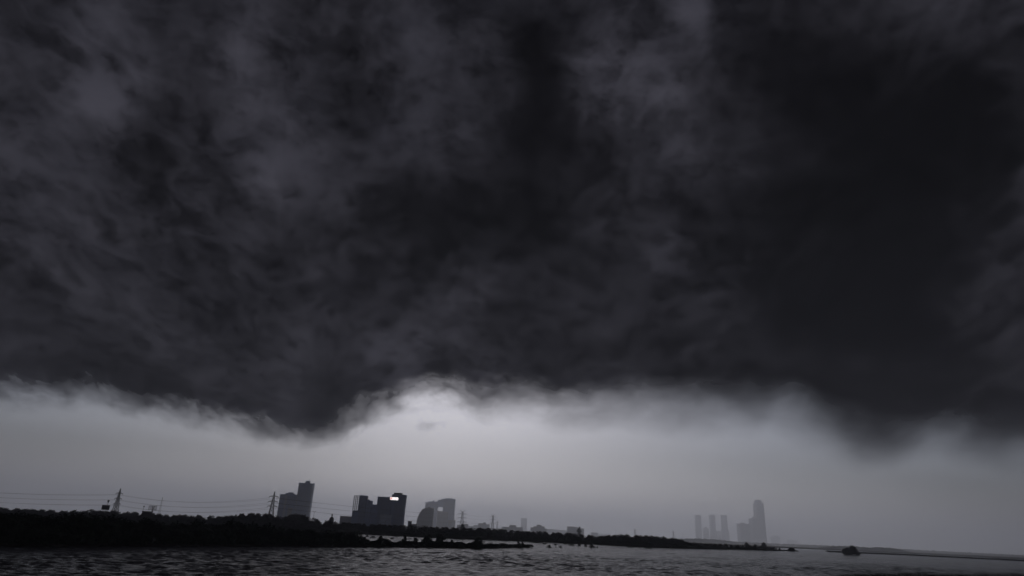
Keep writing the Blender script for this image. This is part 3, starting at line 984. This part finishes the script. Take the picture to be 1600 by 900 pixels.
# dark slab with illuminated sign
YS = 1450
def sign_tower():
    c = at(611, 790, YS).x
    root = empty('office_tower', (c, YS, 0))
    tag(root, 'dark slab office tower carrying the bright white sign', 'building')
    X = lambda px, py: at(px, py, YS).x - c
    Z = lambda px, py: at(px, py, YS).z
    MB().box(X(590.2, 777.3), X(612, 778), 0, 20, 0, Z(600, 776.6)).build('wall', M['dark_wall'], root)
    MB().box(X(590.2, 777.3) - .2, X(612, 778) - .05, -.2, 20.2, Z(600, 776.6), Z(600, 776.6) + .5).build('parapet', M['dark_wall'], root)
    # tower with a concave right edge
    prof = [(612.6, 772.6), (634.2, 773.2), (632.8, 785), (631.2, 797), (630.2, 808), (630.2, 826)]
    pv = [(X(a, b), Z(a, b)) for a, b in prof]
    pv[-1] = (pv[-2][0] + .2, 0.0)
    pv.append((X(612, 790) , 0.0))
    n = len(pv)
    v = [(x, .6, z) for x, z in pv] + [(x, 19, z) for x, z in pv]
    f = [tuple(reversed(range(n))), tuple(range(n, 2*n))] + [(i, (i+1) % n, n + (i+1) % n, n + i) for i in range(n)]
    link_mesh('wall', v, f, M['dark_wall'], root)
    MB().box(X(615.2, 771), X(627.2, 771), 4, 15, Z(620, 772.8) - .2, Z(620, 769.7)).build('roof_room', M['concrete'], root)
    MB().box(X(626.4, 771), X(628.0, 771), 6, 9, Z(627, 773.2) - .2, Z(627, 770.4)).build('lift_room', M['dark_wall'], root)
    m = None
    for k in range(int((Z(600, 777) - 4) / 3.3)):
        z = 2 + k * 3.3
        if m is None:
            mb = MB(); xa, xb = X(591, 790), X(611, 790)
            for j in range(7):
                w = (xb - xa) / 7; mb.box(xa + w * (j + .15), xa + w * (j + .85), -.1, .3, 0, 1.4)
            o = mb.build('window_row', M['glass'], root); m = o.data
        else: o = link_data('window_row', m, root)
        o.location.z = z
    m = None
    for k in range(int((Z(600, 777) - 4) / 3.3)):
        z = 2 + k * 3.3
        if m is None:
            mb = MB(); xa, xb = X(615, 800), X(630, 800)
            for j in range(5):
                w = (xb - xa) / 5; mb.box(xa + w * (j + .15), xa + w * (j + .85), .5, .9, 0, 1.4)
            o = mb.build('window_row', M['glass'], root); m = o.data
        else: o = link_data('window_row', m, root)
        o.location.z = z
    # pale glazed lower front
    zt = Z(605, 804)
    xa, xb = X(594.5, 804), X(612.5, 804)
    g = MB().box(xa, xb, -3, -.14, 0, zt).build('glazed_front', M['pale_glazing'], root)
    m = None
    for k in range(5):
        if m is None:
            o = MB().box(xa + .8, xb - .8, -3.12, -2.9, 0, .5).build('glazing_bar', M['pale_wall'], g); m = o.data
        else: o = link_data('glazing_bar', m, g)
        o.location.z = zt * (.3 + .15 * k)
sign_tower()
def emit_mat(name, col, s):
    m, n, l, b = nodes_mat(name)
    b.inputs['Base Color'].default_value = (*[min(.8, c) for c in col], 1)
    b.inputs['Emission Color'].default_value = (*col, 1)
    b.inputs['Emission Strength'].default_value = s
    return m
def lit_sign():
    a, b = at(609.9, 776.9, YS - .8), at(622.3, 777.6, YS - .8)
    z1, z0 = at(616, 777.0, YS - .8).z, at(616, 781.2, YS - .8).z
    root = empty('illuminated_sign', ((a.x + b.x) / 2, YS - .8, z0))
    tag(root, 'bright white illuminated sign with a reddish left end on the dark slab', 'sign')
    w = (b.x - a.x) / 2; h = z1 - z0
    MB().box(-w - .15, w + .15, 0, .5, -.15, h + .15).build('housing', M['steel'], root)
    MB().box(-w, w, -.1, -.01, 0, h).build('lit_face', emit_mat('sign_light', (1, .97, .96), 2.3), root)
    MB().box(-w * .92, -w * .52, -.16, -.11, h * .2, h * .85).build('emblem', emit_mat('sign_red', (1.0, .30, .30), 1.8), root)
    m = MB()
    for k in range(7):
        x = -w * .30 + k * w * .165
        m.box(x, x + w * .10, -.16, -.11, h * .36, h * (.60 if k % 2 else .7))
    for k in range(5):
        MB().box(-w + w * 2 * (k + .5) / 5 - .05, -w + w * 2 * (k + .5) / 5 + .05, -.2, -.17, 0, h).build('panel_joint', M['steel'], root)
    m.build('lettering', emit_mat('sign_letters', (1.0, .55, .55), 2.0), root)
lit_sign()

prof_building('low_block', [(531.5, 549, 806.5), (548, 556, 808.5)], 1560, 24, M['brown_wall'], 'low brown block at the left foot of the unfinished tower', 3.0)

# arched tower
prof_building('arched_tower', [(664.8, 683.8, 784.6), (693.2, 711.0, 779.2), (683.75, 693.25, 782.2, 'beam', 792.0), (669, 683, 783.2, 'roof_step'), (675.6, 677.6, 781.4, 'roof_room'),
                               (685, 693, 780.8, 'roof_step', 783), (689.5, 694, 779.4, 'roof_step', 783), (696.5, 707.0, 777.9, 'roof_room')],
              2480, 45, M['blue_wall'], 'pale blue arched tower with a square opening through it', 3.6)
prof_building('apartment_block', [(683.5, 693.5, 798.8), (693.4, 699.5, 799.6)], 2360, 20, M['brown_wall'], 'brown block seen below the square opening of the arched tower', 3.4)
prof_building('apartment_block', [(700, 711.2, 812.6)], 2340, 20, M['brown_wall'], 'low brown wing at the right foot of the arched tower', 3.4)

def curved(Y):
    c = at(665, 810, Y).x
    root = empty('curved_tower', (c, Y, 0))
    tag(root, 'tower with a curved left edge like a sail before the arched tower', 'building')
    pr = [(650.2, 820), (650.8, 815), (651.8, 810), (653.6, 805.5), (656, 801), (658.6, 797.8), (659, 796.2), (663.2, 794.2), (669, 792.9), (676.8, 794.2)]
    pv = [(at(a, b, Y).x - c, at(a, b, Y).z) for a, b in pr]
    pv = [(pv[0][0], 0.0)] + pv + [(at(676.2, 812, Y).x - c, 0.0)]
    n = len(pv)
    v = [(x, 0, z) for x, z in pv] + [(x, 22, z) for x, z in pv]
    f = [tuple(range(n)), tuple(reversed(range(n, 2*n)))] + [(i, n + i, n + (i+1) % n, (i+1) % n) for i in range(n)]
    link_mesh('wall', v, f, M['concrete'], root)
    left = [p for p in pv[1:9]]
    for k in range(16):
        z = 2.5 + k * 3.4
        xl = lerp_table([(p[1], p[0]) for p in sorted(left, key=lambda p: p[1])], z + 1.6)
        if z + 1.6 > pv[-2][1]: break
        MB().box(xl + 1.6, pv[-1][0] - 1.2, -.15, .4, z, z + 1.5).build('window_row', M['glass'], root)
    MB().box(at(668, 794, Y).x - c, at(671.5, 794, Y).x - c, 8, 13, pv[8][1] - .5, at(670, 791.6, Y).z).build('roof_room', M['concrete'], root)
curved(1900)

LOW = [  # blocks, Y, material, label
    ([(714, 729.5, 820.0), (722, 731.5, 818.6)], 2240, 'concrete', 'low grey block around the foot of the first horned pylon'),
    ([(732, 748, 822.0), (740, 747, 820.6)], 2720, 'concrete', 'low hazy block left of the second horned pylon'),
    ([(747.2, 757.2, 817.6), (757.2, 765.0, 819.2), (755, 759, 815.9, 'roof_room')], 2400, 'concrete', 'stepped grey block left of the second horned pylon'),
    ([(784, 798, 823.2), (796, 806.5, 820.2), (806, 817, 823.8)], 2320, 'pale_wall', 'wide low pale block with a raised middle right of the horned pylons'),
    ([(814.2, 823.6, 809.6)], 4000, 'concrete', 'very faint single tower alone above the low roofs'),
    ([(829.2, 834, 824.2), (834, 839, 822.6), (838.9, 846, 820.0), (846, 851, 822.6), (850.8, 854.5, 826.2)], 2400, 'brown_wall', 'stepped mound shaped block with roof aerials'),
    ([(855, 866, 826.6), (866, 874, 827.6), (873, 886, 828.2)], 3040, 'concrete', 'long low hazy block between the mound shaped block and the flat block'),
    ([(886.6, 897.5, 822.6), (897.4, 903, 823.4), (903, 912.6, 825.4)], 2400, 'concrete', 'flat grey block behind the tall dark tree'),
    ([(924, 934.6, 832.0)], 3040, 'concrete', 'small faint block beside the lone thin mast'),
    ([(936, 950, 834.6)], 3840, 'concrete', 'faintest low block at the right end of the roofs'),
    ([(765, 784, 824.8)], 2880, 'concrete', 'low hazy block behind the second horned pylon'),
]
for bl, Y, m, lab in LOW:
    prof_building('low_block', bl, Y, 20, M[m], lab, 3.4, 'low blocks above the tree line')
p = at(905, 822.5, 1300); part_tree('tree', (p.x, 1300, 0), p.z, 12, 1300, .55, .1, 91, 'taller dark tree in front of the flat grey block', 'tree')
p = at(723, 818, 900); part_tree('tree', (p.x, 900, 0), p.z, 10, 1300, .5, .1, 93, 'domed dark tree before the foot of the first horned pylon', 'tree')
p = at(462, 801.5, 640); part_tree('tree', (p.x, 640, 0), p.z, 13, 1800, .45, .05, 95, 'big domed dark tree before the foot of the twin block', 'tree')

# distant hazy towers
FT = 'distant towers in the haze'
YT = 4300
prof_building('distant_tower', [(1087.2, 1095.0, 804.6)], YT, 30, M['concrete'], 'leftmost slim tower of the distant hazy group', 8, FT)
prof_building('distant_tower', [(1100.0, 1107.4, 825.2), (1102, 1105, 823, 'roof_room')], YT, 30, M['concrete'], 'short tower between the two leftmost slim distant towers', 8, FT)
prof_building('distant_tower', [(1109.6, 1117.2, 804.6)], YT, 30, M['concrete'], 'second slim tower of the distant hazy group', 8, FT)
prof_building('distant_tower', [(1128.6, 1135.8, 804.8), (1128.9, 1139.2, 827.9)], YT - 60, 34, M['concrete'], 'third slim tower of the distant hazy group with a low wing', 8, FT)
prof_building('distant_tower', [(1121.0, 1129.5, 829.6)], YT + 120, 34, M['concrete'], 'low distant block left of the third slim tower', 8, FT)
prof_building('distant_tower', [(1155.6, 1171.0, 818.2), (1160.5, 1165.6, 816.5, 'roof_room')], YT - 650, 50, M['concrete'], 'broad distant block left of the tallest tower', 8, FT)
prof_building('distant_tower', [(1183.6, 1192.4, 787.2), (1180.8, 1194.0, 807.2), (1175.4, 1182.2, 810.0), (1182.2, 1183.7, 785.6, 'fin'), (1184.2, 1189.4, 780.8, 'spire'), (1191.6, 1193.2, 786, 'fin')],
              YT - 500, 60, M['concrete'], 'tallest stepped tower of the distant hazy group', 8, FT)
prof_building('distant_tower', [(1206.5, 1219, 838.5), (1210, 1216, 836.6)], YT + 900, 40, M['concrete'], 'faint low tower right of the tallest distant tower', 9, FT)
prof_building('distant_tower', [(1232, 1246, 843.5)], YT + 1200, 40, M['concrete'], 'faintest low block at the right of the distant group', 9, FT)

# ------------------------------------------------------------------ hoardings, masts, lamps and small things on the skyline
def hoarding(px0, px1, py0, py1, Y, legs, mat, label, lamp=None):
    a, b = at(px0, py0, Y), at(px1, py0, Y)
    z1, z0 = a.z, at(px0, py1, Y).z
    root = empty('hoarding', ((a.x + b.x) / 2, Y, 0)); tag(root, label, 'billboard')
    w = (b.x - a.x) / 2
    MB().box(-w, w, 0, .25, z0, z1).build('panel', mat, root)
    m = MB()
    m.box(-w - .2, w + .2, -.06, .32, z1, z1 + .22); m.box(-w - .2, w + .2, -.06, .32, z0 - .22, z0)
    m.box(-w - .22, -w, -.06, .32, z0, z1); m.box(w, w + .22, -.06, .32, z0, z1)
    m.build('frame', M['steel'], root)
    for x in legs:
        MB().bar((x * w, .5, -.1), (x * w, .5, z1 - .3), .22, .2, 6).build('post', M['steel'], root)
    m = MB()
    for x in (-.6, -.2, .2, .6): m.bar((x * w, .4, z0), (x * w, .4, z1), .08)
    m.build('backing_rail', M['steel'], root)
    return root
hoarding(160.2, 171.7, 789.3, 796.0, 600, (-.6, .6), M['panel'], 'dark hoarding on the skyline left of the first pylon')
def open_hoarding(px0, px1, py0, py1, Y):
    a, b = at(px0, py0, Y), at(px1, py0, Y)
    z1, z0 = a.z, at(px0, py1, Y).z
    root = empty('hoarding', ((a.x + b.x) / 2, Y, 0)); tag(root, 'pale see through hoarding on one forked post beside the slim mast', 'billboard')
    w = (b.x - a.x) / 2
    m = MB()
    for z in (z0, z1): m.bar((-w, 0, z), (w, 0, z), .16)
    for x in (-w, w): m.bar((x, 0, z0), (x, 0, z1), .13)
    m.build('frame', M['steel'], root)
    me = None
    for k in range(9):
        if me is None:
            o = MB().box(-w + .2, w - .2, -.03, .03, -.09, .09).build('slat', M['pale_panel'], root); me = o.data
        else: o = link_data('slat', me, root)
        o.location.z = z0 + (z1 - z0) * (k + .5) / 9
    m = MB()
    m.bar((0, .4, -.1), (0, .4, z0 + .4), .55, .5, 6)
    m.bar((0, .4, z0), (w * .42, .3, z1), .42, .3, 6); m.bar((0, .4, z0), (-w * .2, .3, z1), .25, .2, 6)
    m.build('forked_post', M['steel'], root)
open_hoarding(233.0, 245.6, 790.2, 796.6, 640)
def mast(px, top, Y, label, head, cat, name):
    t = at(px, top, Y)
    root = empty(name, (t.x, Y, 0)); tag(root, label, cat)
    MB().bar((0, 0, -.1), (0, 0, t.z), .2, .12, 6).build('pole', M['steel'], root)
    if head == 'drum':
        MB().bar((0, 0, t.z - .2), (0, 0, t.z + 1.3), .75, .75, 8).build('drum', M['panel'], root)
        MB().bar((0, 0, t.z - 1.0), (0, 0, t.z - .2), .3, .6, 8).build('bracket', M['steel'], root)
    if head == 'lamp':
        m = MB(); m.bar((0, 0, t.z), (-1.2, 0, t.z + .2), .1); m.bar((0, 0, t.z), (1.2, 0, t.z + .2), .1); m.build('bracket', M['steel'], root)
        for s in (-1, 1): MB().box(s*1.3 - .5, s*1.3 + .5, -.2, .2, t.z + .1, t.z + .4).build('lamp_head', M['panel'], root)
    if head == 'small':
        MB().box(-.5, .5, -.3, .3, t.z - .4, t.z + .8).build('lamp_head', M['panel'], root)
    if head == 'whip':
        MB().bar((0, 0, t.z), (0, 0, t.z + 3), .06, .03, 4).build('aerial', M['steel'], root)
    return root
mast(169.3, 783.6, 605, 'pole with a dark drum on top rising behind the dark hoarding', 'drum', 'mast', 'mast')
mast(224.9, 791.8, 620, 'thin pole with a small lamp head above the dark hut', 'small', 'lamp', 'street_lamp')
mast(491.2, 799.2, 640, 'thin street lamp with two heads right of the twin block', 'lamp', 'lamp', 'street_lamp')
mast(926.3, 824.0, 1500, 'lone thin mast above the low roofs left of the right wood', 'whip', 'mast', 'mast')
mast(962.0, 827.0, 1400, 'lone thin mast above the left part of the right wood', 'whip', 'mast', 'mast')
mast(1066.5, 833.5, 1500, 'lone thin mast at the right end of the wood', 'whip', 'mast', 'mast')
def lattice_mast(px, top, Y, label):
    t = at(px, top, Y); root = empty('lattice_mast', (t.x, Y, 0)); tag(root, label, 'mast'); H = t.z
    hw = lambda z: 1.5 * (1 - z / H) + .2
    for k in range(3):
        a = k * 2.094
        MB().bar((hw(0) * math.cos(a), hw(0) * math.sin(a), 0), (.2 * math.cos(a), .2 * math.sin(a), H), .07, .06).build('leg', M['steel'], root)
    m = MB(); n = 14
    for i in range(n):
        za, zb = H * i / n, H * (i + 1) / n
        for k in range(3):
            a, b = k * 2.094, (k + 1) * 2.094
            m.bar((hw(za) * math.cos(a), hw(za) * math.sin(a), za), (hw(zb) * math.cos(b), hw(zb) * math.sin(b), zb), .045)
    m.build('bracing', M['steel'], root)
lattice_mast(254.3, 776.8, 700, 'slim faint lattice mast right of the pale hoarding')
def hut(px0, px1, top, Y, label, mat, lit=False):
    a, b = at(px0, top, Y), at(px1, top, Y); root = empty('hut', ((a.x + b.x) / 2, Y, 0)); tag(root, label, 'hut')
    w = (b.x - a.x) / 2; z = a.z
    MB().box(-w, w, 0, 6, 0, z - .5).build('wall', mat, root)
    MB().box(-w - .3, w + .3, -.3, 6.3, z - .5, z).build('roof', M['panel'], root)
    for k in range(3):
        x = -w + 2 * w * (k + .5) / 3
        MB().box(x - w * .18, x + w * .18, -.06, .2, z - 2.6, z - 1.2).build('window', M['white'] if (lit and k == 0) else M['glass'], root)  # if lit, first pane gets white paint in place of real light
hut(222.4, 233.2, 798.4, 590, 'dark flat roofed hut below the thin lamp pole', M['panel'], True)
hut(637.6, 642.6, 814.0, 820, 'small dark hut between the office tower and the curved tower', M['panel'])
hut(643, 650, 818.5, 900, 'low pale hut at the left foot of the curved tower', M['pale_wall'])
hut(659.6, 663.2, 821.2, 600, 'tiny white hut gleaming below the curved tower, left one', M['white'])
hut(664.4, 666.8, 821.6, 600, 'tiny white hut gleaming below the curved tower, right one', M['white'])
def shrine():
    Y = 700; t = at(519.2, 803.2, Y); root = empty('domed_shrine', (t.x, Y, 0)); tag(root, 'small domed shrine with a thick finial among the trees', 'shrine')
    zb = at(519, 811.5, Y).z; w = 2.0
    MB().box(-w, w, -w, w, 0, zb).build('wall', M['concrete'], root)
    v, f = [], []
    n, k = 12, 6
    for j in range(k + 1):
        a = j / k * math.pi / 2
        for i in range(n):
            b = i / n * 2 * math.pi
            v.append((w * 1.15 * math.cos(a) * math.cos(b), w * 1.15 * math.cos(a) * math.sin(b), zb + w * 1.2 * math.sin(a)))
    f = [(j*n+i, j*n+(i+1) % n, (j+1)*n+(i+1) % n, (j+1)*n+i) for j in range(k) for i in range(n)]
    link_mesh('dome', v, f, M['concrete'], root, smooth=True)
    MB().bar((0, 0, zb + w), (0, 0, t.z), .5, .45, 8).build('finial', M['panel'], root)
    MB().bar((0, 0, t.z - 1.8), (0, 0, t.z), .75, .7, 8).build('finial_cap', M['panel'], root)
shrine()

# ------------------------------------------------------------------ haze: one closed box of even air
hz = MB().box(-9000, 9000, -3000, 10000, -2.0, HAZE_TOP)
hm = bpy.data.materials.new('haze'); hm.use_nodes = True
hn, hl = hm.node_tree.nodes, hm.node_tree.links
hn.clear()
ho = hn.new('ShaderNodeOutputMaterial')
pv_ = hn.new('ShaderNodeVolumePrincipled')
pv_.inputs['Color'].default_value = (0.90, 0.915, 0.995, 1)
pv_.inputs['Density'].default_value = HAZE_DENSITY
pv_.inputs['Anisotropy'].default_value = HAZE_ANISO
hl.new(pv_.outputs[0], ho.inputs['Volume'])
tag(hz.build('haze', hm), 'grey rain haze over the river and the far bank', kind='stuff')
